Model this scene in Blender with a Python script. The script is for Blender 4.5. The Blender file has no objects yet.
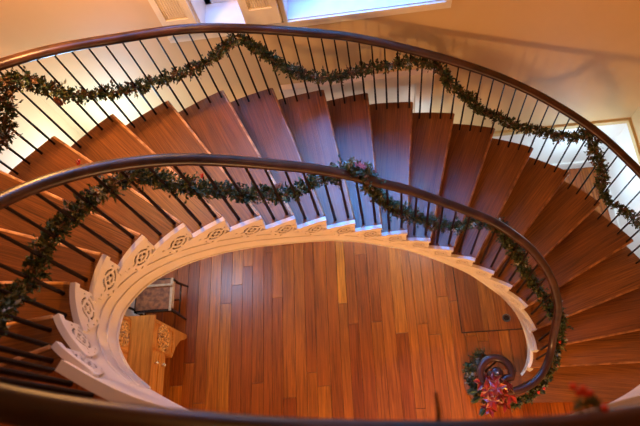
import bpy, bmesh, math, random
import numpy as np
from mathutils import Vector, Matrix
random.seed(7)
SC = bpy.context.scene
COL = SC.collection
# ------------------------------------------------------------------ camera
cam_d = bpy.data.cameras.new('camera'); cam = bpy.data.objects.new('camera', cam_d); COL.objects.link(cam)
SC.camera = cam
RW = Matrix(((0.99006, 0.08810, 0.10962), (-0.03740, 0.91640, -0.39855), (-0.13557, 0.39049, 0.91057)))
cam.matrix_world = Matrix.Translation((0, 0, 6.2)) @ RW.to_4x4()
cam_d.sensor_width = 36; cam_d.lens = 545.4/640*36; cam_d.clip_start = .02
cam_d.dof.use_dof = True; cam_d.dof.focus_distance = 4.0; cam_d.dof.aperture_fstop = 2.4
# ------------------------------------------------------------------ world, lights, exposure
w = bpy.data.worlds.new('sky'); SC.world = w; w.use_nodes = True
w.node_tree.nodes['Background'].inputs[0].default_value = (.08, .5, 1, 1)
w.node_tree.nodes['Background'].inputs[1].default_value = 1.4
SC.view_settings.view_transform = 'Standard'; SC.view_settings.look = 'None'
SC.view_settings.exposure = 0.3; SC.view_settings.gamma = 1
def light(name, kind, loc, energy, color, size=.3, size_y=None, to=None, spread=None):
    d = bpy.data.lights.new(name, kind); d.energy = energy; d.color = color
    if kind == 'AREA':
        d.size = size
        if size_y: d.shape = 'RECTANGLE'; d.size_y = size_y
        if spread: d.spread = spread
    else: d.shadow_soft_size = size
    o = bpy.data.objects.new(name, d); COL.objects.link(o); o.location = loc
    if to is not None: o.rotation_euler = (Vector(to)-Vector(loc)).to_track_quat('-Z', 'Y').to_euler()
    return o
WARM = (1, .46, .12); COOL = (.42, .70, 1)
light('window_daylight', 'AREA', (.02, 3.40, 4.5), 44, (.05, .31, 1), 1.0, 2.3, to=(.02, 1.7, 2.3), spread=1.0)
light('window_daylight', 'AREA', (-1.05, 3.42, 4.4), 34, (.02, .32, 1), .36, 2.4, to=(-1.05, 2.2, 2.6))
light('door_daylight', 'AREA', (-.12, 3.075, .95), 24, (.6, .8, 1), .7, 1.0, to=(-.12, 0, .9))
light('under_stair_gleam_light', 'POINT', (.52, 2.55, 1.3), 7, (.75, .88, 1), .16)  # unseen light added for the cool gleam on the floor
light('overhead_fill_light', 'POINT', (-.6, .9, 6.9), 17, WARM, .2)  # added warm fill from above, no fixture built
light('warm_fill_light', 'POINT', (-1.65, 2.35, 4.4), 70, WARM, .07)  # unseen warm light added to rake the treads from the left
light('warm_fill_light', 'POINT', (1.9, 2.4, 4.4), 15, WARM, .1)  # unseen light added to warm the upper right wall
light('warm_fill_light', 'POINT', (-.72, 2.72, 4.1), 13, WARM, .1)  # unseen light added to warm the wall behind the middle balusters
light('hall_fill_light', 'POINT', (.7, -1.2, 1.9), 165, (1, .52, .20), .15)  # unseen fill added under the landing for floor, stringer and desk
light('corner_glow_light', 'POINT', (-2.45, 2.5, 2.1), 50, (.36, .64, 1), .15)  # unseen cool light added to brighten the left corner wall
light('corner_glow_light', 'POINT', (2.15, 2.55, .75), 15, (.50, .76, 1), .15)  # same added glow for the right corner

# ------------------------------------------------------------------ materials
def mat(name, color, rough=.5, metal=0, nodes=None, spec=.5):
    m = bpy.data.materials.new(name); m.use_nodes = True
    b = m.node_tree.nodes['Principled BSDF']
    b.inputs['Base Color'].default_value = (*color, 1); b.inputs['Roughness'].default_value = rough
    b.inputs['Metallic'].default_value = metal; b.inputs['Specular IOR Level'].default_value = spec
    if nodes: nodes(m.node_tree, b)
    return m
def noise_col(c1, c2, scale=(8, 8, 8), detail=6, lo=.35, hi=.65, bump=0., coord='Object', rgh=None):
    def f(t, b):
        N = t.nodes; L = t.links
        tc = N.new('ShaderNodeTexCoord'); mp = N.new('ShaderNodeMapping'); mp.inputs['Scale'].default_value = scale
        n = N.new('ShaderNodeTexNoise'); n.inputs['Scale'].default_value = 1; n.inputs['Detail'].default_value = detail
        r = N.new('ShaderNodeValToRGB'); r.color_ramp.elements[0].color = (*c1, 1); r.color_ramp.elements[1].color = (*c2, 1)
        r.color_ramp.elements[0].position = lo; r.color_ramp.elements[1].position = hi
        L.new(tc.outputs[coord], mp.inputs[0]); L.new(mp.outputs[0], n.inputs['Vector']); L.new(n.outputs['Fac'], r.inputs[0])
        L.new(r.outputs[0], b.inputs['Base Color'])
        if bump:
            bp = N.new('ShaderNodeBump'); bp.inputs['Strength'].default_value = bump; bp.inputs['Distance'].default_value = .01
            L.new(n.outputs['Fac'], bp.inputs['Height']); L.new(bp.outputs[0], b.inputs['Normal'])
    return f
def wood_uv(c1, c2, bump=.15, freq=70, tone=True):
    # grain running along the U direction of the uv map, board tone from the face attribute "tone"
    def f(t, b):
        N = t.nodes; L = t.links
        uv = N.new('ShaderNodeUVMap'); uv.uv_map = 'UVMap'
        mp = N.new('ShaderNodeMapping'); mp.inputs['Scale'].default_value = (2.2, freq, 1)
        n = N.new('ShaderNodeTexNoise'); n.inputs['Scale'].default_value = 1; n.inputs['Detail'].default_value = 7; n.inputs['Roughness'].default_value = .65
        n.inputs['Distortion'].default_value = .6
        mp2 = N.new('ShaderNodeMapping'); mp2.inputs['Scale'].default_value = (.8, 5, 1)
        n2 = N.new('ShaderNodeTexNoise'); n2.inputs['Scale'].default_value = 1; n2.inputs['Detail'].default_value = 3
        r = N.new('ShaderNodeValToRGB'); r.color_ramp.elements[0].color = (*c1, 1); r.color_ramp.elements[1].color = (*c2, 1)
        r.color_ramp.elements[0].position = .30; r.color_ramp.elements[1].position = .70
        ad = N.new('ShaderNodeMath'); ad.operation = 'MULTIPLY_ADD'; ad.inputs[1].default_value = .28
        ad2 = N.new('ShaderNodeMath'); ad2.operation = 'MULTIPLY'; ad2.inputs[1].default_value = .72
        L.new(uv.outputs[0], mp.inputs[0]); L.new(mp.outputs[0], n.inputs['Vector'])
        L.new(uv.outputs[0], mp2.inputs[0]); L.new(mp2.outputs[0], n2.inputs['Vector'])
        L.new(n.outputs['Fac'], ad2.inputs[0]); L.new(n2.outputs['Fac'], ad.inputs[0]); L.new(ad2.outputs[0], ad.inputs[2])
        L.new(ad.outputs[0], r.inputs[0])
        at = N.new('ShaderNodeAttribute'); at.attribute_name = 'tone'
        hs = N.new('ShaderNodeHueSaturation')
        L.new(r.outputs[0], hs.inputs['Color'])
        if tone:
            mr = N.new('ShaderNodeMapRange'); mr.inputs['To Min'].default_value = .55; mr.inputs['To Max'].default_value = 1.35
            L.new(at.outputs['Fac'], mr.inputs[0]); L.new(mr.outputs[0], hs.inputs['Value'])
            mh = N.new('ShaderNodeMapRange'); mh.inputs['To Min'].default_value = .49; mh.inputs['To Max'].default_value = .512
            L.new(at.outputs['Fac'], mh.inputs[0]); L.new(mh.outputs[0], hs.inputs['Hue'])
        L.new(hs.outputs[0], b.inputs['Base Color'])
        bp = N.new('ShaderNodeBump'); bp.inputs['Strength'].default_value = bump; bp.inputs['Distance'].default_value = .004
        L.new(n.outputs['Fac'], bp.inputs['Height']); L.new(bp.outputs[0], b.inputs['Normal'])
    return f
M = {}
M['wall'] = mat('tan_wall_paint', (.62, .46, .24), .6, nodes=noise_col((.60, .415, .18), (.64, .445, .205), (1.5, 1.5, 1.5)))
M['wainscot'] = mat('white_wainscot_paint', (.80, .78, .72), .5, nodes=noise_col((.76, .74, .68), (.84, .82, .76), (2, 2, 2)))
M['ceiling'] = mat('ceiling_paint', (.45, .34, .22), .7, nodes=noise_col((.42, .32, .2), (.48, .37, .24), (1, 1, 1)))
M['trim'] = mat('cream_trim_paint', (.78, .70, .54), .4, nodes=noise_col((.74, .66, .5), (.82, .74, .58), (6, 6, 6)))
M['white'] = mat('white_stringer_paint', (.82, .76, .66), .38, nodes=noise_col((.80, .75, .66), (.88, .83, .74), (5, 5, 5)))
M['sash'] = mat('white_sash_paint', (.8, .8, .8), .4, nodes=noise_col((.76, .76, .76), (.84, .84, .84), (6, 6, 6)))
M['gold'] = mat('ochre_trim_paint', (.60, .42, .18), .4, nodes=noise_col((.55, .38, .15), (.66, .47, .2), (6, 6, 6)))
M['tread'] = mat('oak_tread_wood', (.25, .1, .04), .40, nodes=wood_uv((.018, .006, .002), (.38, .125, .026), .6, 130), spec=.5)
M['lit_edge'] = mat('lit_oak_nosing', (.62, .30, .10), .35, nodes=noise_col((.40, .17, .05), (.78, .42, .16), (14, 14, 14)))  # lighter colour stands for light caught by the tread front edges
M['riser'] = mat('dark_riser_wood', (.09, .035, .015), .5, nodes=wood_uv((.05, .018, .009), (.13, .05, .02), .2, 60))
M['floor'] = mat('heart_pine_boards', (.4, .15, .04), .30, nodes=wood_uv((.070, .012, .002), (.62, .16, .018), .4, 60))
M['gap'] = mat('dark_board_gap', (.02, .008, .004), .8, nodes=noise_col((.015, .006, .003), (.03, .012, .006), (9, 9, 9)))
M['rail'] = mat('mahogany_handrail', (.05, .015, .01), .34, nodes=noise_col((.018, .007, .005), (.060, .020, .010), (4, 4, 14)), spec=.35)
M['baluster'] = mat('black_brown_baluster_paint', (.010, .005, .004), .4, nodes=noise_col((.008, .004, .003), (.016, .008, .006), (9, 9, 9)), spec=.12)
M['fret_shade'] = mat('fretwork_hole_shade', (.05, .025, .012), .8, nodes=noise_col((.04, .02, .01), (.07, .035, .017), (9, 9, 9)))  # dark colour stands for the shade behind the pierced brackets
M['pine'] = mat('dark_green_needles', (.03, .06, .02), .65, nodes=noise_col((.012, .028, .008), (.05, .085, .022), (30, 30, 30)))
M['olive'] = mat('olive_green_leaves', (.12, .13, .03), .6, nodes=noise_col((.05, .06, .012), (.15, .14, .03), (30, 30, 30)))
M['dry'] = mat('brown_dry_leaves', (.16, .08, .03), .6, nodes=noise_col((.06, .028, .010), (.20, .10, .035), (30, 30, 30)))
M['frost'] = mat('pale_grey_green_tips', (.45, .5, .42), .6, nodes=noise_col((.20, .24, .18), (.45, .46, .38), (30, 30, 30)))
M['red'] = mat('red_petals', (.25, .008, .012), .4, nodes=noise_col((.09, .002, .002), (.32, .012, .004), (20, 20, 20)))
M['goldm'] = mat('gold_edge', (.8, .5, .15), .3, metal=.8)
M['berry'] = mat('red_berry_skin', (.6, .03, .015), .2, nodes=noise_col((.5, .02, .01), (.72, .06, .03), (20, 20, 20)))
M['cone'] = mat('pine_cone_scales', (.4, .16, .08), .6, nodes=noise_col((.25, .09, .04), (.55, .25, .14), (60, 60, 60)))
M['desk'] = mat('golden_carved_oak', (.5, .24, .07), .32, nodes=wood_uv((.22, .06, .008), (.85, .36, .06), .4, 40, tone=False))
M['carve'] = mat('golden_carved_medallion', (.5, .24, .07), .4, nodes=noise_col((.12, .035, .006), (.95, .50, .12), (45, 45, 45), bump=.8))
M['black'] = mat('black_lacquered_wood', (.015, .01, .008), .25, nodes=noise_col((.01, .007, .006), (.025, .016, .012), (9, 9, 9)))
M['leather'] = mat('brown_leather', (.30, .14, .06), .45, nodes=noise_col((.12, .035, .010), (.36, .13, .04), (22, 22, 22), bump=.3))
M['pale'] = mat('pale_lit_wood', (.50, .38, .24), .4, nodes=noise_col((.42, .30, .18), (.60, .46, .30), (20, 20, 20)))  # pale colour stands for highlights on the dark chair frame
M['ivory'] = mat('ivory_button', (.85, .8, .7), .2, nodes=noise_col((.8, .75, .65), (.9, .85, .75), (20, 20, 20)))
M['iron'] = mat('iron_ring', (.12, .10, .09), .35, metal=.8)
M['brass'] = mat('pale_brass', (.75, .62, .4), .25, metal=.7)
gm = mat('window_glass', (1, 1, 1), .02); gb = gm.node_tree.nodes['Principled BSDF']; gb.inputs['Transmission Weight'].default_value = 1; gb.inputs['IOR'].default_value = 1.02
M['glass'] = gm

M['edge'] = mat('soft_lit_oak_nosing', (.4, .16, .05), .35, nodes=noise_col((.16, .06, .015), (.42, .17, .05), (14, 14, 14)))  # softer painted edge highlight for the remaining treads
# ------------------------------------------------------------------ helpers
class MB:
    def __init__(s): s.v = []; s.f = []; s.uv = []; s.tone = []; s.mi = []
    def face(s, pts, uv=None, tone=.5, mi=0):
        k = len(s.v); s.v += [tuple(p) for p in pts]; s.f.append(tuple(range(k, k+len(pts))))
        s.uv += uv if uv else [(p[0], p[1]) for p in pts]; s.tone.append(tone); s.mi.append(mi)
    def box(s, a, b, tone=.5, grain='x', mi=0, uo=0):
        x0, y0, z0 = a; x1, y1, z1 = b
        for q in (((x0, y0, z0), (x0, y1, z0), (x1, y1, z0), (x1, y0, z0)), ((x0, y0, z1), (x1, y0, z1), (x1, y1, z1), (x0, y1, z1)),
                  ((x0, y0, z0), (x1, y0, z0), (x1, y0, z1), (x0, y0, z1)), ((x1, y0, z0), (x1, y1, z0), (x1, y1, z1), (x1, y0, z1)),
                  ((x1, y1, z0), (x0, y1, z0), (x0, y1, z1), (x1, y1, z1)), ((x0, y1, z0), (x0, y0, z0), (x0, y0, z1), (x0, y1, z1))):
            if grain == 'x': uv = [(p[0]+uo, p[1]+p[2]) for p in q]
            elif grain == 'y': uv = [(p[1]+uo, p[0]+p[2]) for p in q]
            else: uv = [(p[2]+uo, p[0]+p[1]) for p in q]
            s.face(q, uv, tone, mi)
    def prism(s, poly, z0, z1, tone=.5, uvf=None):
        g = uvf or (lambda p: (p[0], p[1])); n = len(poly)
        a = sum(poly[i][0]*poly[(i+1) % n][1]-poly[(i+1) % n][0]*poly[i][1] for i in range(n))
        if a < 0: poly = poly[::-1]
        s.face([(x, y, z1) for x, y in poly], [g(p) for p in poly], tone)
        s.face([(x, y, z0) for x, y in poly[::-1]], [g(p) for p in poly[::-1]], tone)
        for i in range(n):
            p, q = poly[i], poly[(i+1) % n]
            s.face([(*p, z0), (*q, z0), (*q, z1), (*p, z1)], [(g(p)[0], g(p)[1]+z0), (g(q)[0], g(q)[1]+z0), (g(q)[0], g(q)[1]+z1), (g(p)[0], g(p)[1]+z1)], tone)
    def sweep(s, path, prof, up=Vector((0, 0, 1)), closed_prof=True, cap=True):
        # prof: list of (side, up) offsets
        path = [Vector(p) for p in path]; rings = []
        for i, p in enumerate(path):
            t = (path[min(i+1, len(path)-1)]-path[max(i-1, 0)]).normalized()
            sd = t.cross(up)
            if sd.length < 1e-4: sd = t.cross(Vector((1, 0, 0)))
            sd.normalize(); u2 = sd.cross(t).normalized()
            rings.append([p+sd*a+u2*b for a, b in prof])
        n = len(prof); L = 0
        k0 = len(s.v)
        for r in rings: s.v += [tuple(q) for q in r]
        for i in range(len(rings)-1):
            d = (path[i+1]-path[i]).length
            for j in range(n):
                j2 = (j+1) % n
                s.f.append((k0+i*n+j, k0+i*n+j2, k0+(i+1)*n+j2, k0+(i+1)*n+j))
                s.uv += [(L, j/n*.2), (L, (j+1)/n*.2), (L+d, (j+1)/n*.2), (L+d, j/n*.2)]; s.tone.append(.5); s.mi.append(0)
            L += d
        if cap:
            for base, rev in ((0, False), ((len(rings)-1)*n, True)):
                idx = [k0+base+j for j in range(n)]
                s.f.append(tuple(idx if not rev else idx[::-1])); s.uv += [(0, 0)]*n; s.tone.append(.5); s.mi.append(0)
    def tube(s, path, r, n=8, r2=None):
        if not isinstance(r, (list, tuple)): r = [r]*len(path)
        path = [Vector(p) for p in path]; k0 = len(s.v); prev = None
        for i, p in enumerate(path):
            t = (path[min(i+1, len(path)-1)]-path[max(i-1, 0)]).normalized()
            a = prev if prev is not None else (Vector((0, 0, 1)) if abs(t.z) < .9 else Vector((1, 0, 0)))
            sd = (a-t*a.dot(t)).normalized(); prev = sd; u = t.cross(sd)
            for j in range(n):
                an = 2*math.pi*j/n; s.v.append(tuple(p+(sd*math.cos(an)+u*math.sin(an))*r[i]))
        for i in range(len(path)-1):
            for j in range(n):
                j2 = (j+1) % n; s.f.append((k0+i*n+j, k0+i*n+j2, k0+(i+1)*n+j2, k0+(i+1)*n+j)); s.uv += [(0, 0), (0, .1), (.1, .1), (.1, 0)]; s.tone.append(.5); s.mi.append(0)
        for base, rev in ((0, True), ((len(path)-1)*n, False)):
            idx = [k0+base+j for j in range(n)]
            s.f.append(tuple(idx[::-1] if rev else idx)); s.uv += [(0, 0)]*n; s.tone.append(.5); s.mi.append(0)
    def lathe(s, c, prof, n=20):
        x, y, z = c; s.tube([(x, y, z+h) for r, h in prof], [r for r, h in prof], n)
    def ball(s, c, r, n=8, sz=1):
        s.lathe(c, [(max(.001, r*math.sin(math.pi*k/n)), -sz*r*math.cos(math.pi*k/n)) for k in range(n+1)], n)
    def build(s, name, mats, parent=None, smooth=False):
        me = bpy.data.meshes.new(name); me.from_pydata(s.v, [], s.f)
        ul = me.uv_layers.new(name='UVMap')
        flat = np.array(s.uv, dtype=np.float32).ravel()
        if len(flat) == 2*len(me.loops): ul.data.foreach_set('uv', flat)
        at = me.attributes.new('tone', 'FLOAT', 'FACE'); at.data.foreach_set('value', np.array(s.tone, dtype=np.float32))
        ms = mats if isinstance(mats, (list, tuple)) else [mats]
        for m in ms: me.materials.append(m)
        me.polygons.foreach_set('material_index', np.array(s.mi, dtype=np.int32))
        if smooth: me.polygons.foreach_set('use_smooth', [True]*len(s.f))
        me.validate(); me.update()
        if smooth:
            try: me.set_sharp_from_angle(angle=math.radians(40))
            except Exception: pass
        o = bpy.data.objects.new(name, me); COL.objects.link(o)
        if parent is not None:
            o.parent = parent; o.matrix_parent_inverse = Matrix.Translation(-Vector(ORIG[parent.name]))
        return o
ORIG = {}
class OD(dict):
    def __missing__(s, k): return (0, 0, 0)
ORIG = OD()
def thing(name, label, cat, loc=(0, 0, 0), group=None):
    o = bpy.data.objects.new(name, None); COL.objects.link(o); o.location = loc; o.empty_display_size = .1
    ORIG[o.name] = loc; o['label'] = label; o['category'] = cat
    if group: o['group'] = group
    return o
def tag(o, label, cat, group=None):
    o['label'] = label; o['category'] = cat
    if group: o['group'] = group
    return o
def struct(o): o['kind'] = 'structure'; return o
def bevel(o, wd=.004, seg=2):
    m = o.modifiers.new('bevel', 'BEVEL'); m.width = wd; m.segments = seg; m.limit_method = 'ANGLE'; m.angle_limit = math.radians(40)
    return o

# ------------------------------------------------------------------ plan of the stair
NB = 19; RISE = .18; S0 = -5
PI = np.array([[-1.197, 0.319], [-1.342, 0.427], [-1.473, 0.592], [-1.53, 0.796], [-1.487, 0.998], [-1.368, 1.163], [-1.203, 1.293], [-1.011, 1.39], [-0.808, 1.456], [-0.61, 1.512], [-0.41, 1.562], [-0.206, 1.592], [-0.007, 1.605], [0.198, 1.61], [0.391, 1.59], [0.592, 1.553], [0.791, 1.502], [0.97, 1.42], [1.142, 1.324], [1.288, 1.175], [1.367, 0.99], [1.382, 0.826], [1.331, 0.686], [1.16, 0.53]])
PO = np.array([[-2.324, -0.266], [-2.556, 0.054], [-2.736, 0.461], [-2.795, 0.904], [-2.696, 1.388], [-2.49, 1.757], [-2.187, 2.044], [-1.885, 2.304], [-1.551, 2.503], [-1.179, 2.679], [-0.812, 2.784], [-0.404, 2.842], [-0.03, 2.885], [0.366, 2.864], [0.749, 2.812], [1.128, 2.716], [1.489, 2.566], [1.825, 2.359], [2.109, 2.095], [2.39, 1.75], [2.58, 1.393], [2.6, 0.991], [2.6, 0.679], [2.6, 0.312]])
LAND = np.array([[-1.197, .319], [-1.04, .235], [-.876, .165], [-.66, .105], [-.4, .058], [-.1, .022], [.2, .015], [.42, .035], [.62, .075], [.80, .115], [.98, .18], [1.14, .28], [1.25, .42]])
def cr(T, s, s0=S0):
    s = s-s0; k = max(0, min(int(math.floor(s)), len(T)-2)); t = s-k
    g = lambda j: 2*T[0]-T[1] if j < 0 else (2*T[-1]-T[-2] if j >= len(T) else T[j])
    a, b, c, d = g(k-1), g(k), g(k+1), g(k+2)
    return .5*(2*b+(c-a)*t+(2*a-5*b+4*c-d)*t*t+(3*b-a-3*c+d)*t**3)
def off(T, s, o, s0=S0):
    p = cr(T, s, s0); d = cr(T, s+.02, s0)-cr(T, s-.02, s0); n = np.array([-d[1], d[0]])/np.linalg.norm(d)
    return p+n*o       # positive = away from the well
def inn(s, o=0): return off(PI, s, o)
def out(s, o=0): return off(PO, s, o)
def lnd(s, o=0): return off(LAND, s, -o, 0)
def ztread(s): return (NB-math.ceil(s-1e-6))*RISE
def pitch(s): return (NB-s)*RISE
ZL = 24*RISE
def interp(s, tab): return float(np.interp(s, [a for a, b in tab], [b for a, b in tab]))
XL, XR, YB, YF, ZC = -2.95, 2.64, 3.02, -3.0, 7.6

# ------------------------------------------------------------------ room shell
m = MB(); x = XL; rnd = random.Random(3)
while x < XR:
    wd = rnd.uniform(.10, .155); x1 = min(x+wd, XR); y = YF
    y -= rnd.uniform(0, 2)
    while y < YB:
        ln = rnd.uniform(1.2, 3.2); y1 = min(y+ln, YB); ya = max(y, YF)
        if y1 > ya: m.box((x+.002, ya+.002, -.03), (x1-.002, y1-.002, 0), tone=min(1, max(0, rnd.gauss(.5, .24))), grain='y', uo=rnd.uniform(0, 50))
        y += ln
    x += wd
m.box((XL, YF, -.06), (XR, YB, -.031), mi=1)
struct(m.build('floor', [M['floor'], M['gap']]))
T = .32
W1 = (-1.24, -.86, 3.02, 5.7); W2 = (-.58, .62, 3.02, 5.7); DR = (-.62, .42, 0, 2.07)
m = MB(); mi = 0
zs = 1.0
def wallbox(m, a, b):   # splits the wall paint at chair rail height
    m.box(a, b)
m.box((XL-T, YB, 2.21), (XR+T, YB+T, 3.02)); m.box((XL-T, YB, 3.02), (W1[0], YB+T, 5.7)); m.box((W1[1], YB, 3.02), (W2[0], YB+T, 5.7)); m.box((W2[1], YB, 3.02), (XR+T, YB+T, 5.7))
m.box((XL-T, YB, 5.7), (XR+T, YB+T, ZC)); m.box((XL-T, YB, zs), (DR[0], YB+T, 2.21)); m.box((DR[1], YB, zs), (XR+T, YB+T, 2.21)); m.box((DR[0], YB, 2.07), (DR[1], YB+T, 2.21))
m.box((XL-T, YB, 0), (DR[0], YB+T, zs), mi=1); m.box((DR[1], YB, 0), (XR+T, YB+T, zs), mi=1)
struct(m.build('wall_back', [M['wall'], M['wainscot']]))
for nm, xa, xb in (('wall_left', XL-T, XL), ('wall_right', XR, XR+T)):
    m = MB(); m.box((xa, YF, zs), (xb, YB, ZC)); m.box((xa, YF, 0), (xb, YB, zs), mi=1); struct(m.build(nm, [M['wall'], M['wainscot']]))
m = MB(); m.box((XL-T, YF-T, zs), (XR+T, YF, ZC)); m.box((XL-T, YF-T, 0), (XR+T, YF, zs), mi=1); struct(m.build('wall_front', [M['wall'], M['wainscot']]))
m = MB(); m.box((XL-T, YF-T, ZC), (XR+T, YB+T, ZC+.1)); struct(m.build('ceiling', M['ceiling']))
m = MB()
m.box((DR[1]+.14, YB-.025, zs-.03), (XR, YB, zs+.03)); m.box((XL, YB-.025, zs-.03), (DR[0]-.14, YB, zs+.03))
m.box((XR-.025, YF, zs-.03), (XR, YB-.025, zs+.03)); m.box((XL, YF, zs-.03), (XL+.025, YB-.025, zs+.03))
struct(bevel(m.build('trim_1', M['gold'])))
for nm, a, b in (('baseboard_back', (DR[1]+.14, YB-.02, 0), (XR, YB, .14)), ('baseboard_right', (XR-.02, YF, 0), (XR, YB-.02, .14)), ('baseboard_left', (XL, YF, 0), (XL+.02, YB, .14))):
    m = MB(); m.box(a, b); struct(bevel(m.build(nm, M['wainscot'])))
# door casing and glazed door under the stair
m = MB(); m.box((DR[0]-.16, YB-.03, 0), (DR[0], YB, 2.07)); m.box((DR[1], YB-.03, 0), (DR[1]+.16, YB, 2.07)); m.box((DR[0]-.16, YB-.035, 2.07), (DR[1]+.16, YB, 2.21))
m.box((DR[1]+.05, YB-.04, 0), (DR[1]+.07, YB-.03, 2.1)); m.box((DR[0]-.18, YB-.06, 2.21), (DR[1]+.18, YB, 2.235))
dc = struct(bevel(m.build('door_1', M['trim'])))
m = MB(); a, b = DR[0], DR[1]
m.box((a, YB+.02, 0), (b, YB+.06, .35)); m.box((a, YB+.02, 1.5), (b, YB+.06, 2.07)); m.box((a, YB+.02, .35), (a+.12, YB+.06, 1.5)); m.box((b-.12, YB+.02, .35), (b, YB+.06, 1.5))
m.build('door_leaf', M['trim'], dc)
m = MB(); m.box((a+.12, YB+.035, .35), (b-.12, YB+.04, 1.5)); m.build('pane', M['glass'], dc)
# windows: deep sills, jambs, sashes, glass, louvred shutters
def shutter(x0, x1, y, z0, z1, parent):
    m = MB(); y1 = y+.035; st = .045
    m.box((x0, y, z0), (x0+st, y1, z1)); m.box((x1-st, y, z0), (x1, y1, z1))
    for za, zb in ((z0, z0+.16), (z0+1.25, z0+1.33), (z1-.09, z1)): m.box((x0+st, y, za), (x1-st, y1, zb))
    f = m.build('shutter', M['trim'], parent); bevel(f, .003)
    m = MB(); m.box((x0+st, y+.016, z0+.16), (x1-st, y+.03, z1-.09))
    xx = x0+st+.012
    while xx < x1-st-.008:
        m.tube([(xx, y+.014, z0+.165), (xx, y+.014, z0+1.24)], .0055, 6); m.tube([(xx, y+.014, z0+1.34), (xx, y+.014, z1-.1)], .0055, 6); xx += .0185
    m.build('reeded_panel', M['trim'], f)
for k, W in ((1, W1), (2, W2)):
    a, b, z0, z1 = W; m = MB()
    m.box((a, YB, z0-.02), (b, YB+T, z0+.002)); m.box((a-.002, YB, z0), (a+.012, YB+T, z1)); m.box((b-.012, YB, z0), (b+.002, YB+T, z1)); m.box((a, YB, z1-.01), (b, YB+T, z1+.01))
    wn = struct(m.build('window_%d' % k, M['sash']))
    m = MB(); ys = YB+T-.06
    m.box((a+.012, ys, z0), (b-.012, ys+.04, z0+.09)); m.box((a+.012, ys, z1-.07), (b-.012, ys+.04, z1)); m.box((a+.012, ys, z0), (a+.06, ys+.04, z1)); m.box((b-.06, ys, z0), (b-.012, ys+.04, z1)); m.box((a+.06, ys, z0+1.3), (b-.06, ys+.04, z0+1.36))
    n = 2 if b-a > .8 else 1
    for j in range(1, n+1):
        xx = a+(b-a)*j/(n+1); m.box((xx-.012, ys+.005, z0+.09), (xx+.012, ys+.035, z1-.07))
    for zz in (.7, 2.0): m.box((a+.06, ys+.005, z0+zz-.012), (b-.06, ys+.035, z0+zz+.012))
    bevel(m.build('sash', M['sash'], wn), .003)
    m = MB(); m.box((a+.03, ys+.018, z0+.05), (b-.03, ys+.022, z1-.05)); m.build('pane', M['glass'], wn)
    x0 = -1.50 if k == 1 else -.87
    shutter(x0, x0+.26, YB-.05, 3.05, 5.6, wn)
m = MB(); m.box((-1.53, YB-.022, 2.992), (.66, YB, 3.016)); m.box((-1.53, YB-.012, 2.94), (.66, YB, 2.992))
for xx in (-1.27, -.89, -.6): m.box((xx, YB-.02, 3.018), (xx+.03, YB, 5.72))
m.box((.62, YB-.02, 3.018), (.66, YB, 5.72)); m.box((-1.53, YB-.025, 5.7), (.72, YB, 5.8))
struct(bevel(m.build('trim_2', M['trim']), .004))

# ------------------------------------------------------------------ staircase
stair = thing('staircase', 'curving wooden staircase with dark treads and white carved stringer, rising round an oval well', 'staircase', (1.6, .6, 0))
SUB = 5
def arc(fn, a, b, o, n=SUB): return [tuple(fn(a+(b-a)*k/n, o)) for k in range(n+1)]
proto_hole = None
def hole(u, v):
    # pierced scroll: u 0..1 from the front of the step backwards, v 0..1 from the top downwards
    du = (u-.42)*.22; dv = (v-.42)*.18; r = math.hypot(du, dv); an = math.degrees(math.atan2(dv, du)) % 90
    if .047 < r < .061 and 9 < an < 81: return True
    if .013 < r < .031 and abs(abs(du)-abs(dv)) > .006: return True
    for cu, cv, ca, ll in ((.10, .62, 70, .022), (.16, .86, 40, .02), (.74, .34, -30, .022), (.80, .60, -60, .018), (.66, .84, 20, .018), (.09, .28, 110, .02), (.90, .2, 0, .016)):
        a = (u-cu)*.22; b = (v-cv)*.17; c, s_ = math.cos(math.radians(ca)), math.sin(math.radians(ca))
        if abs(a*c+b*s_) < ll*.5 and abs(-a*s_+b*c) < .0045: return True
    return False
def bracket_mesh(i, o, zt, hgt):
    m = MB(); nu, nv = 44, 30
    def low(u): return 1 if u < .62 else 1-.75*((u-.62)/.38)**1.3
    for a in range(nu):
        u0, u1 = a/nu, (a+1)/nu
        p0, p1 = inn(i-.02-u0*1.02, o), inn(i-.02-u1*1.02, o)
        for b in range(nv):
            v0, v1 = b/nv, (b+1)/nv
            if hole((u0+u1)/2, (v0+v1)/2*low(u0)): continue
            za0, za1, zb0, zb1 = zt-hgt*v0*low(u0), zt-hgt*v0*low(u1), zt-hgt*v1*low(u0), zt-hgt*v1*low(u1)
            m.face([(*p0, za0), (*p0, zb0), (*p1, zb1), (*p1, za1)])
    return m
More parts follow.
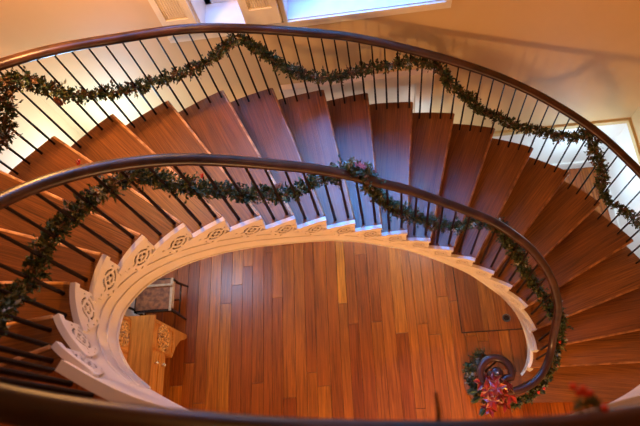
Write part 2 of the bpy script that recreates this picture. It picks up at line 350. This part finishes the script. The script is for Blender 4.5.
for i in range(-4, 19):
    z = (NB-i)*RISE; r2 = random.Random(i+50)
    # tread
    A, B = inn(i), out(i); dirv = (B-A)/np.linalg.norm(B-A); pv = np.array([-dirv[1], dirv[0]])
    back = .25
    uo, vo = r2.uniform(0, 40), r2.uniform(0, 40)
    poly = arc(inn, i, i-1-back, .015)+arc(out, i-1-back, i, 0)
    if i == 18:   # curtail step wraps round the newel
        c = np.array([.90, .57]); poly = [tuple(c+.2*np.array([math.cos(t), math.sin(t)])) for t in np.radians(np.linspace(-75, -290, 12))]+arc(inn, 17.3, 16.7, .019, 3)+arc(out, 16.7, 18, 0)
    m = MB(); m.prism(poly, z-.035, z, tone=r2.uniform(.35, .65), uvf=lambda p: (float((np.array(p)-A)@dirv)+uo, float((np.array(p)-A)@pv)+vo))
    tr = m.build('tread', M['tread'], stair); bevel(tr, .010, 3)
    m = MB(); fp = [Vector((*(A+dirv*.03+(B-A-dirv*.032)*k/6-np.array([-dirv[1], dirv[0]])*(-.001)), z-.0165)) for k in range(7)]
    if i < 18: m.tube(fp, .0172, 10); m.build('lit_nosing', M['lit_edge'] if i < 5 else M['edge'], tr, smooth=True)  # strip coloured lighter as the lit edge of the tread
    # riser below this tread
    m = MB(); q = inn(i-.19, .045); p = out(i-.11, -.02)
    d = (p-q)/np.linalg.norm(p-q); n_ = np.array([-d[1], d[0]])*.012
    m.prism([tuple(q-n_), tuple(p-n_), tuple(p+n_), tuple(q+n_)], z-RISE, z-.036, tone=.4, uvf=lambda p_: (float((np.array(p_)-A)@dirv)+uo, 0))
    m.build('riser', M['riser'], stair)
    if i <= 17:
        # white nosing return with rounded edge
        e = 1.2
        ns = 10; m = MB()
        a = [inn(i+.04-(e+.04)*k/ns, -.014) for k in range(ns+1)]; b = [inn(i+.04-(e+.04)*k/ns, .016) for k in range(ns+1)]
        m.prism([tuple(p_) for p_ in a]+[tuple(p_) for p_ in b[::-1]], z-.036, z+.003)
        rt = m.build('nosing_return', M['white'], tr); bevel(rt, .012, 4)
        m = MB(); s_ = [inn(i-1.2*k/ns, -.006) for k in range(ns+1)]; t_ = [inn(i-1.24*k/ns, .02) for k in range(ns+1)]
        m.prism([tuple(p_) for p_ in s_]+[tuple(p_) for p_ in t_[::-1]], z-.052, z-.036)
        m.build('cove_moulding', M['white'], tr)
        br = bracket_mesh(i, .0, z-.052, .185).build('bracket', M['white'], tr)
        sm = br.modifiers.new('solid', 'SOLIDIFY'); sm.thickness = .008; sm.offset = 0
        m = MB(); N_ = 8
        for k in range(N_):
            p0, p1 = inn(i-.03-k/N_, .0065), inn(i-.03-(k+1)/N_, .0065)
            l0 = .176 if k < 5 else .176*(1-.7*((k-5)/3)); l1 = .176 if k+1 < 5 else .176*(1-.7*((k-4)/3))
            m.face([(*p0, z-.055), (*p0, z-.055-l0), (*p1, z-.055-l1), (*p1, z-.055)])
        m.build('shade_backing', M['fret_shade'], tr)  # dark sheet painted as shade inside the bracket holes
# stringer (inner face at .012, .04 thick) with stepped top and swept bottom
DB = [(-5, .80), (-4, .68), (-3, .60), (-2, .58), (-1, .58), (0, .59), (1, .60), (2, .59), (3, .56), (4, .52), (5, .49), (6, .475), (14, .46), (15, .44), (17, .36), (18, .18)]
def zbot(s): return max(0.0, pitch(s)-interp(s, DB))
def skirt(fn, o0, o1, s_a, s_b, step, topf, botf, m):
    n = int(round((s_b-s_a)/step)); pr = None
    for k in range(n):
        a = s_a+k*step; b = a+step; mid = (a+b)/2; zt = topf(mid)
        pts = [fn(a, o0), fn(b, o0), fn(b, o1), fn(a, o1)]; ba, bb = botf(a), botf(b)
        P0, P1, P2, P3 = pts
        m.face([(*P0, ba), (*P1, bb), (*P1, zt), (*P0, zt)]); m.face([(*P2, bb), (*P3, ba), (*P3, zt), (*P2, zt)])
        m.face([(*P0, zt), (*P1, zt), (*P2, zt), (*P3, zt)]); m.face([(*P1, bb), (*P0, ba), (*P3, ba), (*P2, bb)])
        m.face([(*P0, ba), (*P0, zt), (*P3, zt), (*P3, ba)]); m.face([(*P1, bb), (*P2, bb), (*P2, zt), (*P1, zt)])
m = MB(); skirt(inn, .012, .05, -5, 17.8, .1, lambda s: ztread(s)-.036, zbot, m)
st = m.build('stringer', M['white'], stair, smooth=True)
# thin mouldings running along the stringer face
for dd, rr in ((.12, .005), (.22, .005), (.0, .007)):
    m = MB(); m.sweep([(*inn(s, .008), max(.02, zbot(s)+dd+rr)) for s in np.arange(-5, 17.6, .2)], [(-rr*.5, -rr), (rr*.6, -rr*.6), (rr*.6, rr*.6), (-rr*.5, rr)])
    m.build('moulding', M['white'], st, smooth=True)
m = MB(); skirt(out, -.05, -.02, -5, 18, .1, lambda s: ztread(s)-.036, lambda s: max(0, pitch(s)-.30), m); m.build('outer_stringer', M['white'], stair, smooth=True)
m = MB()
ss = np.arange(-5, 15.6, .25)
for a, b in zip(ss[:-1], ss[1:]):
    for k in range(4):
        q = lambda s, t: (*(inn(s, .04)*(1-t)+out(s, -.03)*t), max(.02, (zbot(s)+.02)*(1-t)+max(0, pitch(s)-.28)*t))
        m.face([q(a, k/4), q(a, (k+1)/4), q(b, (k+1)/4), q(b, k/4)])
m.build('soffit', M['ceiling'], stair, smooth=True)

# ------------------------------------------------------------------ upper landing
N_ = 40; L_ = [tuple(lnd(12*k/N_, .023)) for k in range(N_+1)]
poly = L_+[(XR, .42), (XR, YF), (XL, YF), (XL, -.3), tuple(out(-5)), ]
# boards of the landing (one mesh); floor slab below
m = MB(); m.prism(poly, ZL-.05, ZL, uvf=lambda p: (p[1], p[0])); m.prism(poly, ZL-.36, ZL-.052)
lf = struct(m.build('floor', [M['floor'], M['ceiling']]))
m = MB()
a = [tuple(lnd(12*k/N_, -.018)) for k in range(N_+1)]; b = [tuple(lnd(12*k/N_, .024)) for k in range(N_+1)]
m.prism(a+b[::-1], ZL-.036, ZL+.004)
struct(bevel(m.build('trim_3', M['white']), .012, 3))
m = MB(); skirt(lnd, .012, .05, 0, 12, .25, lambda s: ZL-.036, lambda s: 3.52, m)
struct(m.build('trim_4', M['white'], smooth=True))

# ------------------------------------------------------------------ balustrades
HI = [(-5, .88), (-3.5, .80), (-1.2, .72), (2.8, .72), (5.3, .70), (7.4, .685), (9.0, .71), (10.5, .78), (12.2, .875), (13, .86), (14.2, .78), (15.07, .67)]
HO = [(-5, .80), (0, .76), (6, .77), (8, .765), (10, .80), (12, .83), (13, .88), (18, .88)]
def smooth(tab, s, w_=.7): return sum(interp(s+w_*k/3, tab) for k in range(-3, 4))/7
def rail_i(s): return (*inn(s, .05), pitch(s)+smooth(HI, s, .7))
def rail_o(s): return (*out(s, -.06), pitch(s)+smooth(HO, s, .9))
PROF = [(-.017, -.026), (-.030, -.012), (-.034, .006), (-.030, .020), (-.016, .030), (0, .032), (.016, .030), (.030, .020), (.034, .006), (.030, -.012), (.017, -.026)]
bi = thing('balustrade', 'inner balustrade around the stairwell, dark handrail ending in a spiral volute', 'balustrade', (.9, .57, .18))
lo = lambda s: float(np.interp(s, [0, 2.5, 5, 8, 12], [.035, .02, .008, .02, .05]))
path = [(*lnd(s, lo(s)), ZL+.88) for s in np.arange(11.5, .2, -.15)]
path += [rail_i(s) for s in np.arange(-4.9, 14.9, .15)]
tail = [(1.405, .83, 1.13), (1.385, .72, 1.04), (1.33, .60, .99), (1.24, .50, .98), (1.125, .436, .98), (1.02, .412, .98), (.95, .412, .98)]
tl = np.array([rail_i(14.6), rail_i(14.9)]+tail+[(.87, .425, .98)])
path += [tuple(cr(tl, s, 0)) for s in np.arange(1.2, len(tl)-1.9, .25)]
vc = np.array([.905, .57])
for t in np.arange(-90, -90-470, -12):
    f_ = (-90-t)/470; r = .155*(1-f_)+.045*f_ if f_ > .62 else .155-.085*f_*.55
    path.append((vc[0]+r*math.cos(math.radians(t))*1.0, vc[1]+r*math.sin(math.radians(t)), .98))
m = MB(); m.sweep(path, PROF); m.build('handrail', M['rail'], bi, smooth=True)
m = MB(); m.lathe((*vc, .95), [(.03, 0), (.055, .01), (.058, .04), (.045, .06), (.02, .066)], 20); cp = m.build('volute_cap', M['rail'], bi, smooth=True)
m = MB(); m.ball((*vc, 1.018), .011); m.build('button', M['ivory'], cp, smooth=True)
m = MB(); m.lathe((*vc, .18), [(.055, 0), (.055, .03), (.04, .05), (.045, .09), (.03, .13), (.038, .25), (.042, .35), (.03, .55), (.026, .62), (.036, .66), (.04, .70), (.03, .75), (.03, .775)], 16); m.build('newel_post', M['rail'], bi, smooth=True)
def baluster(x, y, z0, z1, parent, r=.0095):
    m = MB(); h = z1-z0
    m.tube([(x, y, z0), (x, y, z0+.02), (x, y, z0+h*.25), (x, y, z0+h*.5), (x, y, z1)], [r*1.25, r*1.15, r*1.2, r, r*.85], 8)
    m.build('baluster', M['baluster'], parent, smooth=True)
for i in range(-4, 17):
    for fr in (.18, .66):
        s = i-fr
        if s < 15.2:
            x, y, zt = rail_i(s); baluster(x, y, ztread(s), zt-.02, bi)
for s, zt in ((15.5, 1.22), (16.0, 1.08), (16.4, 1.0)):
    x, y = inn(s, .055); baluster(x, y, ztread(s), zt-.03, bi)
for t in range(-60, -330, -45):
    baluster(vc[0]+.125*math.cos(math.radians(t)), vc[1]+.125*math.sin(math.radians(t)), .18, .96, bi)
for x, y in ((1.13, .46), (1.24, .52)): baluster(x, y, .18, .96, bi)
for s in np.arange(.45, 11.6, .52):
    x, y = lnd(s, max(lo(s), .035)); baluster(x, y, ZL, ZL+.86, bi)
bo = thing('balustrade', 'outer balustrade with dark handrail and thin dark balusters along the wall side of the stair', 'balustrade', (2.5, .4, .18))
m = MB(); m.sweep([rail_o(s) for s in np.arange(-4.8, 17.9, .15)], PROF); m.build('handrail', M['rail'], bo, smooth=True)
for i in range(-4, 18):
    for fr in (.05, .30, .55, .80):
        s = i-fr; x, y, zt = rail_o(s); baluster(x, y, ztread(s), zt-.02, bo, .0070)

# ------------------------------------------------------------------ garlands
def leaf(m, p, d, ln, wd, mi, rr):
    d = d.normalized(); a = Vector((rr.gauss(0, 1), rr.gauss(0, 1), rr.gauss(0, 1))); sd = d.cross(a)
    if sd.length < 1e-3: return
    sd.normalize(); up = sd.cross(d)
    mid = p+d*ln*.5
    m.face([p, mid+sd*wd-up*wd*.3, p+d*ln], mi=mi); m.face([p, p+d*ln, mid-sd*wd-up*wd*.3], mi=mi)
def garland(path, R, dens, mix, seed, name='foliage', parent=None):
    rr = random.Random(seed); m = MB(); path = [Vector(p) for p in path]
    st_ = MB(); st_.tube(path, .006, 6); st_.build('stem', M['dry'], parent)
    for a, b in zip(path[:-1], path[1:]):
        L = (b-a).length; t = (b-a).normalized()
        for _ in range(int(dens*L)):
            # a small twig carrying a few leaves
            f_ = rr.random(); c = a.lerp(b, f_); ax = Vector((rr.gauss(0, 1), rr.gauss(0, 1), rr.gauss(0, 1))); ax = (ax-t*ax.dot(t)*.6).normalized()
            rl = R*rr.uniform(.4, 1.0)*(1.5 if rr.random() < .08 else 1)*(.85+.25*math.sin(c.x*31+c.y*23)*math.sin(c.z*17+c.x*11))
            mi = rr.choices(range(4), mix)[0]
            for k in range(7):
                q = c+ax*rl*(.25+.75*k/6); dv = ax*.8+Vector((rr.gauss(0, .6), rr.gauss(0, .6), rr.gauss(0, .6)))
                leaf(m, q, dv, rr.uniform(.020, .036), rr.uniform(.005, .010), mi, rr)
    return m.build(name, [M['pine'], M['olive'], M['dry'], M['frost']], parent)
def path_from(tab, fn, wob=.0):
    T = np.array([(*fn(s), pitch(s)+h) for s, h in tab]); n = len(T)
    return [tuple(cr(T, s, 0)) for s in np.arange(0, n-1+.01, .34)]
GO = [(1.17, 0.66), (1.34, 0.64), (1.44, 0.55), (1.63, 0.43), (1.84, 0.35), (2.1, 0.31), (2.53, 0.3), (2.95, 0.31), (3.31, 0.34), (3.65, 0.36), (3.96, 0.42), (4.32, 0.54), (4.63, 0.65), (4.87, 0.67), (5.08, 0.55), (5.33, 0.41), (5.66, 0.3), (6.02, 0.27), (6.44, 0.3), (6.9, 0.42), (7.34, 0.5), (7.83, 0.64), (8.33, 0.70), (8.64, 0.66), (8.79, 0.50), (9.08, 0.45), (9.38, 0.38), (9.63, 0.28), (9.94, 0.3), (10.26, 0.3), (10.55, 0.31), (10.95, 0.42), (11.25, 0.45), (11.52, 0.53), (11.73, 0.63), (11.86, 0.75), (11.94, 0.80), (12.17, 0.69), (12.3, 0.6), (12.61, 0.55), (12.74, 0.43), (12.82, 0.33), (13.07, 0.25), (13.24, 0.28), (13.37, 0.31), (13.6, 0.35), (14.2, .5), (14.8, .66)]
GL = [(1.21, 0.69), (1.13, 0.62), (0.94, 0.5), (0.79, 0.38), (0.63, 0.28), (0.48, 0.2), (.1, .2), (-.4, .4), (-.8, .62)]
GI = [(-4.6, .72), (-4.2, .6), (-3.8, .42), (-3.19, 0.3), (-2.9, 0.28), (-2.46, 0.23), (-2.04, 0.2), (-1.54, 0.27), (-1.14, 0.33), (-0.57, 0.38), (0.02, 0.46), (0.54, 0.53), (0.98, 0.56), (1.19, 0.53), (1.4, 0.45), (1.63, 0.40), (1.85, 0.33), (2.24, 0.32), (2.53, 0.28), (2.89, 0.22), (3.4, 0.25), (3.79, 0.22), (4.26, 0.26), (4.87, 0.43), (5.5, 0.6), (6.2, 0.72), (6.6, 0.74), (6.78, 0.62), (7.07, 0.42), (7.55, 0.28), (8.16, 0.22), (9.19, 0.23), (9.69, 0.3), (10.16, 0.42), (10.6, 0.57), (11.1, 0.72), (11.56, 0.75), (12.06, 0.62), (12.55, 0.55), (13.07, 0.38), (13.74, 0.32), (14.14, 0.33), (14.6, 0.40), (15.1, 0.50)]
def berries(pts, r, parent, n=5, spread=.03, seed=1):
    rr = random.Random(seed)
    for p in pts:
        m = MB(); k0 = Vector((rr.gauss(0, spread*.3), rr.gauss(0, spread*.3), rr.gauss(0, spread*.3)))+Vector(p)
        for k in range(n):
            a = 2.4*k; m.ball((k0.x+r*.95*math.cos(a)*(k > 0), k0.y+r*.95*math.sin(a)*(k > 0), k0.z+r*.35*k), r, 6)
        m.build('berry_cluster', M['berry'], parent, smooth=True)
def pos(fn, s, h): return (*fn(s), pitch(s)+h)
go = thing('garland', 'evergreen garland swagged along the outer balustrade in two deep swags, brownish at its left end', 'garland', pos(lambda s: out(s, -.08), 5, .5))
garland(path_from(GO, lambda s: out(s, -.075)), .064, 330, (6, 3.5, 2.5, .1), 1, parent=go)
gl = thing('garland', 'brownish garland strand hanging down at the left edge of the outer balustrade', 'garland', pos(lambda s: out(s, -.08), 1.2, .6))
garland(path_from(GL, lambda s: out(s, -.075)), .066, 330, (3, 2, 5, .1), 2, parent=gl)
gi = thing('garland', 'dark green evergreen garland with pale tips swagged along the inner balustrade', 'garland', pos(lambda s: inn(s, .07), 5, .5))
garland(path_from(GI, lambda s: inn(s, .075)), .075, 430, (8, 3, 1, .45), 4, parent=gi)
berries([pos(lambda s: inn(s, .12), 2.2, .42), pos(lambda s: inn(s, .1), 9.6, .18), pos(lambda s: inn(s, .05), .3, .79), pos(lambda s: inn(s, .1), 12.9, .5), pos(lambda s: inn(s, .1), -3.4, .42)], .008, gi, 4, .03, 5)
def cone(c, d, ln, r, parent):
    m = MB(); d = Vector(d).normalized(); c = Vector(c); rr = random.Random(int(c.x*100))
    for k in range(9):
        f_ = k/8; rad = r*math.sin(math.pi*(.12+.86*f_))**.7; q = c+d*ln*f_
        a0 = d.orthogonal().normalized(); b0 = d.cross(a0)
        for j in range(8):
            an = 2*math.pi*(j+.5*(k % 2))/8; e = a0*math.cos(an)+b0*math.sin(an); t_ = a0*-math.sin(an)+b0*math.cos(an)
            m.face([q, q+e*rad*.8+t_*rad*.35, q+e*rad+d*ln*.1, q+e*rad*.8-t_*rad*.35])
    return m.build('pine_cone', M['cone'], parent)
cone(pos(lambda s: inn(s, .10), 3.75, .28), (.8, .25, .4), .075, .018, gi)
cone(pos(lambda s: out(s, -.11), 1.5, .44), (.1, -.1, -1), .08, .022, go)
cone(pos(lambda s: inn(s, .10), 7.2, .36), (.5, .2, -.6), .07, .02, gi)
# strand climbing outside the lower rail to the newel
GN = [(1.44, 1.10, 1.30), (1.475, 1.02, 1.22), (1.485, .90, 1.12), (1.46, .76, 1.02), (1.41, .64, .95), (1.34, .52, .90), (1.26, .43, .88), (1.15, .36, .88), (1.03, .32, .9), (.92, .33, .93), (.80, .36, .93), (.71, .43, .93), (.67, .54, .93), (.69, .64, .93), (.76, .72, .93), (.84, .775, .93)]
gn = thing('garland', 'green garland wound round the bottom volute and lower handrail beside the newel post', 'garland', (1.4, .7, .95))
T = np.array(GN); garland([tuple(cr(T, s, 0)) for s in np.arange(0, len(T)-.9, .4)], .06, 430, (8, 3, .6, 1.3), 6, parent=gn)
berries([(1.3, .42, .95), (1.22, .38, .95), (1.47, .8, 1.08)], .008, gn, 5, .04, 9)
def flower(m, mg, c, up, r, n, rr):
    up = Vector(up).normalized(); a0 = up.orthogonal().normalized(); b0 = up.cross(a0); c = Vector(c)
    ph = rr.random()*6
    for j in range(n):
        an = ph+2*math.pi*j/n; e = a0*math.cos(an)+b0*math.sin(an); t_ = -a0*math.sin(an)+b0*math.cos(an); rl = r*rr.uniform(.8, 1.1)
        p1 = c+e*rl*.5+t_*rl*.26+up*rl*.12; p2 = c+e*rl-up*rl*.05; p3 = c+e*rl*.5-t_*rl*.26+up*rl*.12; k_ = c+e*rl*.5+up*rl*.02
        m.face([c, p1, k_]); m.face([p1, p2, k_]); m.face([k_, p2, p3]); m.face([c, k_, p3])
        mg.tube([p1, p2, p3], .0009, 4)
pb = thing('poinsettia_spray', 'cluster of red poinsettia flowers with gold edged petals on the bottom volute', 'flowers', (.86, .45, 1.0))
rr = random.Random(12)
for c in ((.86, .50, 1.03), (.80, .42, 1.02), (.90, .39, 1.03), (.97, .46, 1.03), (.83, .34, .99), (.93, .32, .97), (.77, .50, 1.0), (.87, .44, 1.07), (.80, .28, .95), (.98, .38, 1.0)):
    m = MB(); mg = MB(); flower(m, mg, c, (rr.gauss(-.1, .45), rr.gauss(0, .45), 1), .095, 6, rr)
    fo = m.build('blossom', M['red'], pb); mg.build('gilded_edge', M['goldm'], fo)
m = MB(); rr = random.Random(5)
for c, d in (((.72, .42, .99), (-1, -.2, .2)), ((.74, .38, .98), (-1, -.6, 0)), ((.78, .30, .96), (-.7, -1, 0))):
    for k in range(3): leaf(m, Vector(c), Vector(d)+Vector((0, .2*k, 0)), .11, .028, 0, rr)
m.build('leaves', M['pine'], pb)
pr = thing('poinsettia_sprig', 'small red and white flower sprig standing above the middle of the inner handrail', 'flowers', pos(lambda s: inn(s, .06), 6.5, .75))
rr = random.Random(2)
for s, h, o in ((6.45, .80, .10), (6.7, .79, .11), (6.6, .84, .07), (6.95, .74, .1)):
    m = MB(); mg = MB(); flower(m, mg, pos(lambda q: inn(q, o), s, h), (0, .2, 1), .032, 6, rr)
    m.build('blossom', M['red'], pr)
m = MB()
for s, h in ((6.2, .80), (6.3, .84), (6.8, .84)):
    c = Vector(pos(lambda q: inn(q, .09), s, h))
    for k in range(26): leaf(m, c, Vector((rr.gauss(0, 1), rr.gauss(0, 1), rr.gauss(.2, 1))), .035, .007, 3 if k % 3 == 0 else 1, rr)
m.build('leaves', [M['pine'], M['olive'], M['dry'], M['frost']], pr)
# greenery lying on the near landing rail
nr = thing('berry_sprig', 'out of focus sprig of red berries and leaves lying on the near landing handrail', 'berries', (.30, .06, 5.2))
for c in ((.283, .079, 5.235), (.291, .069, 5.23), (.300, .067, 5.235), (.308, .068, 5.23), (.296, .074, 5.24), (.330, .045, 5.215)):
    m = MB(); m.ball(c, .0062, 8); m.build('berry', M['berry'], nr, smooth=True)
m = MB(); rr = random.Random(8)
for c in ((.318, .052, 5.205), (.300, .050, 5.2), (.325, .045, 5.2)):
    for k in range(14): leaf(m, Vector(c), Vector((rr.gauss(0, 1), rr.gauss(.3, 1), rr.gauss(.2, .6))), .018, .004, 1, rr)
m.tube([(.32, .045, 5.195), (.31, .06, 5.215), (.296, .07, 5.228)], .0015, 5)
m.build('leaves', [M['pine'], M['olive']], nr)
m = MB(); m.tube([(.066, .03, 5.185), (.069, .052, 5.19), (.067, .084, 5.2)], [.005, .0045, .003], 6)
tag(m.build('twig', M['black']), 'thin dark twig poking out from the near landing handrail', 'twig')
m = MB(); rr = random.Random(9)
for k in range(26): leaf(m, Vector((-.272, .052, 5.19)), Vector((rr.gauss(0, 1), rr.gauss(.4, .8), rr.gauss(0, .6))), .016, .004, 0, rr)
tag(m.build('leaf_tuft', M['pine']), 'small dark green leaf tuft at the near landing handrail, left of the twig', 'leaves')

# ------------------------------------------------------------------ trapdoor with ring pull
td = thing('trapdoor', 'flush wooden floor hatch with an iron ring pull beside the lower steps', 'hatch', (.8, 1.13, 0))
m = MB(); x = .78; rr = random.Random(4)
while x < 1.62:
    x1 = min(x+rr.uniform(.11, .15), 1.62); m.box((x+.001, 1.135, .0005), (x1-.001, 2.0, .003), tone=rr.uniform(.2, .7), grain='y', uo=rr.uniform(0, 9)); x = x1
m.build('panel', M['floor'], td)
m = MB(); m.box((.768, 1.122, .0003), (1.62, 1.134, .0025)); m.box((.768, 1.134, .0003), (.779, 2.0, .0025)); m.build('gap', M['gap'], td)
m = MB(); ring = [(1.27+.038*math.cos(t), 1.255+.038*math.sin(t), .012) for t in np.linspace(0, 2*math.pi, 21)]
m.tube(ring, .007, 8); rg = m.build('ring_pull', M['iron'], td, smooth=True)
m = MB(); m.lathe((1.27, 1.255, .0005), [(.03, 0), (.03, .003), (.001, .004)], 16); m.build('ring_plate', M['gap'], rg)

# ------------------------------------------------------------------ carved desk
dk = thing('desk', 'golden oak desk with carved round medallions and drawers below the left side of the stair', 'desk', (-2.6, .6, 0))
def medallion(c, r, ax, parent):
    m = MB(); c = Vector(c)
    e1, e2, nn = (Vector((0, 1, 0)), Vector((0, 0, 1)), Vector((1, 0, 0)))
    for rad, tr_ in ((r, .012), (r*.6, .009)):
        m.tube([c+e1*rad*math.cos(t)+e2*rad*math.sin(t) for t in np.linspace(0, 2*math.pi, 29)], tr_, 6)
    for k in range(10):
        an = 2*math.pi*k/10
        for rad in (r*.8, r*.35): 
            q = c+(e1*math.cos(an)+e2*math.sin(an))*rad; m.ball(q, r*.13, 6)
    m.ball(c, r*.22, 8)
    m.tube([c-Vector((.002, 0, 0)), c+Vector((.0035, 0, 0))], r*.97, 28); return m.build('medallion', M['carve'], parent, smooth=True)
y0, y1 = -.15, 1.30; xf = -2.38; xb = -2.90
m = MB(); m.box((xb, y0-.02, .965), (xf+.03, y1+.02, 1.0), grain='y'); bevel(m.build('desk_top', M['desk'], dk), .008, 2)
m = MB(); m.box((xb, y0, .60), (xf, .98, .965), grain='y'); m.build('drawer_case', M['desk'], dk)
for ya, yb in ((.98, 1.30), (y0, y0+.3)):
    m = MB()
    prof = [(ya, .41), (ya, .965), (yb, .965), (yb, 0), (yb-.03, 0), (yb-.06, .06), (yb-.10, .2), (yb-.2, .33)] if ya > .5 else [(yb, .41), (yb, .965), (ya, .965), (ya, 0), (ya+.03, 0), (ya+.06, .06), (ya+.10, .2), (ya+.2, .33)]
    k = len(prof)
    for x_, rev in ((xf, 0), (xb, 1)):
        pts = [(x_, a, b) for a, b in prof]; m.face(pts[::-1] if rev else pts, [(a, b) for a, b in (prof[::-1] if rev else prof)])
    for j in range(k):
        (a, b), (c, d) = prof[j], prof[(j+1) % k]; m.face([(xf, a, b), (xf, c, d), (xb, c, d), (xb, a, b)], [(0, a+b), (0, c+d), (.5, c+d), (.5, a+b)])
    pd = m.build('pedestal', M['desk'], dk)
    m = MB(); cy = (ya+yb)/2
    for a, b in (((xf, ya+.02, .43), (xf+.012, ya+.04, .94)), ((xf, yb-.04, .43), (xf+.012, yb-.02, .94)), ((xf, ya+.04, .92), (xf+.012, yb-.04, .94)), ((xf, ya+.04, .43), (xf+.012, yb-.04, .45))): m.box(a, b)
    m.build('panel_moulding', M['desk'], pd); medallion((xf+.004, cy, .69), .135, 0, pd)
for za, zb in ((.62, .775), (.795, .95)):
    for ya, yb in ((.50, .96), (.16, .48)):
        m = MB(); m.box((xf, ya, za), (xf+.014, yb, zb), grain='y'); dw = bevel(m.build('drawer', M['desk'], dk), .004)
        m = MB(); zc_ = (za+zb)/2; yk = yb-.1; m.tube([(xf+.012, yk, zc_), (xf+.03, yk, zc_)], .012, 8); m.ball((xf+.04, yk, zc_), .02, 8); m.build('knob', M['brass'], dw, smooth=True)
m = MB(); m.box((xb, y0, 1.0), (xf-.22, y1, 1.62), grain='z'); uc = m.build('upper_case', M['desk'], dk)
m = MB(); m.box((xb, y0-.03, 1.62), (xf-.19, y1+.03, 1.66), grain='y'); bevel(m.build('cornice', M['desk'], dk), .008)
for cy in (1.12, .76, .40, .04):
    m = MB(); x_ = xf-.22
    for a, b in (((x_, cy-.165, 1.015), (x_+.012, cy-.15, 1.27)), ((x_, cy+.15, 1.015), (x_+.012, cy+.165, 1.27)), ((x_, cy-.15, 1.258), (x_+.012, cy+.15, 1.27)), ((x_, cy-.165, 1.30), (x_+.012, cy+.165, 1.58))): m.box(a, b)
    m.build('panel_moulding', M['desk'], uc); medallion((x_+.004, cy, 1.135), .115, 0, uc)
# ------------------------------------------------------------------ chair
ch = thing('chair', 'dark wooden chair with brown leather seat beside the carved desk', 'chair', (-2.6, 1.7, 0))
xa, xb_, ya, yb = -2.86, -2.42, 1.50, 1.88
m = MB(); m.box((xa+.02, ya+.02, .415), (xb_-.03, yb-.02, .445)); bevel(m.build('seat', M['leather'], ch), .012, 3)
m = MB(); m.box((xa, ya, .37), (xb_, ya+.035, .43)); m.box((xa, yb-.035, .37), (xb_, yb, .43)); m.box((xa, ya, .37), (xa+.03, yb, .43)); bevel(m.build('seat_frame', M['black'], ch), .005)
m = MB(); m.box((xb_-.03, ya, .37), (xb_, yb, .435)); m.box((xa+.1, yb-.10, .446), (xb_, yb-.075, .466)); bevel(m.build('seat_rail', M['pale'], ch), .005)  # rails coloured pale as if catching the light
for x_, y_, dx, dy in ((xa, ya, -.02, -.02), (xb_, ya, .03, -.03), (xa, yb, -.02, .03), (xb_, yb, .03, .03)):
    m = MB(); sx = .018 if x_ == xa else -.018; sy = .018 if y_ == ya else -.018
    m.tube([(x_+sx, y_+sy, .40), (x_+sx+dx*.2, y_+sy+dy*.2, .25), (x_+sx+dx, y_+sy+dy, 0)], [.02, .017, .012], 8); m.build('leg', M['black'], ch, smooth=True)
m = MB(); m.tube([(xb_-.01, ya, .16), (xb_-.01, yb, .16)], .009, 6); m.tube([(xa+.01, ya, .16), (xa+.01, yb, .16)], .009, 6); m.tube([(xa, (ya+yb)/2, .16), (xb_, (ya+yb)/2, .16)], .009, 6); m.build('stretcher', M['black'], ch)
m = MB()
for y_ in (ya+.03, yb-.03): m.tube([(xa+.015, y_, .42), (xa-.01, y_, .7), (xa-.035, y_, .95)], [.016, .014, .012], 8)
for z_ in (.62, .78, .92): m.box((xa-.03-.0, ya+.03, z_-.02), (xa-.015, yb-.03, z_+.02))
m.build('backrest', M['black'], ch)
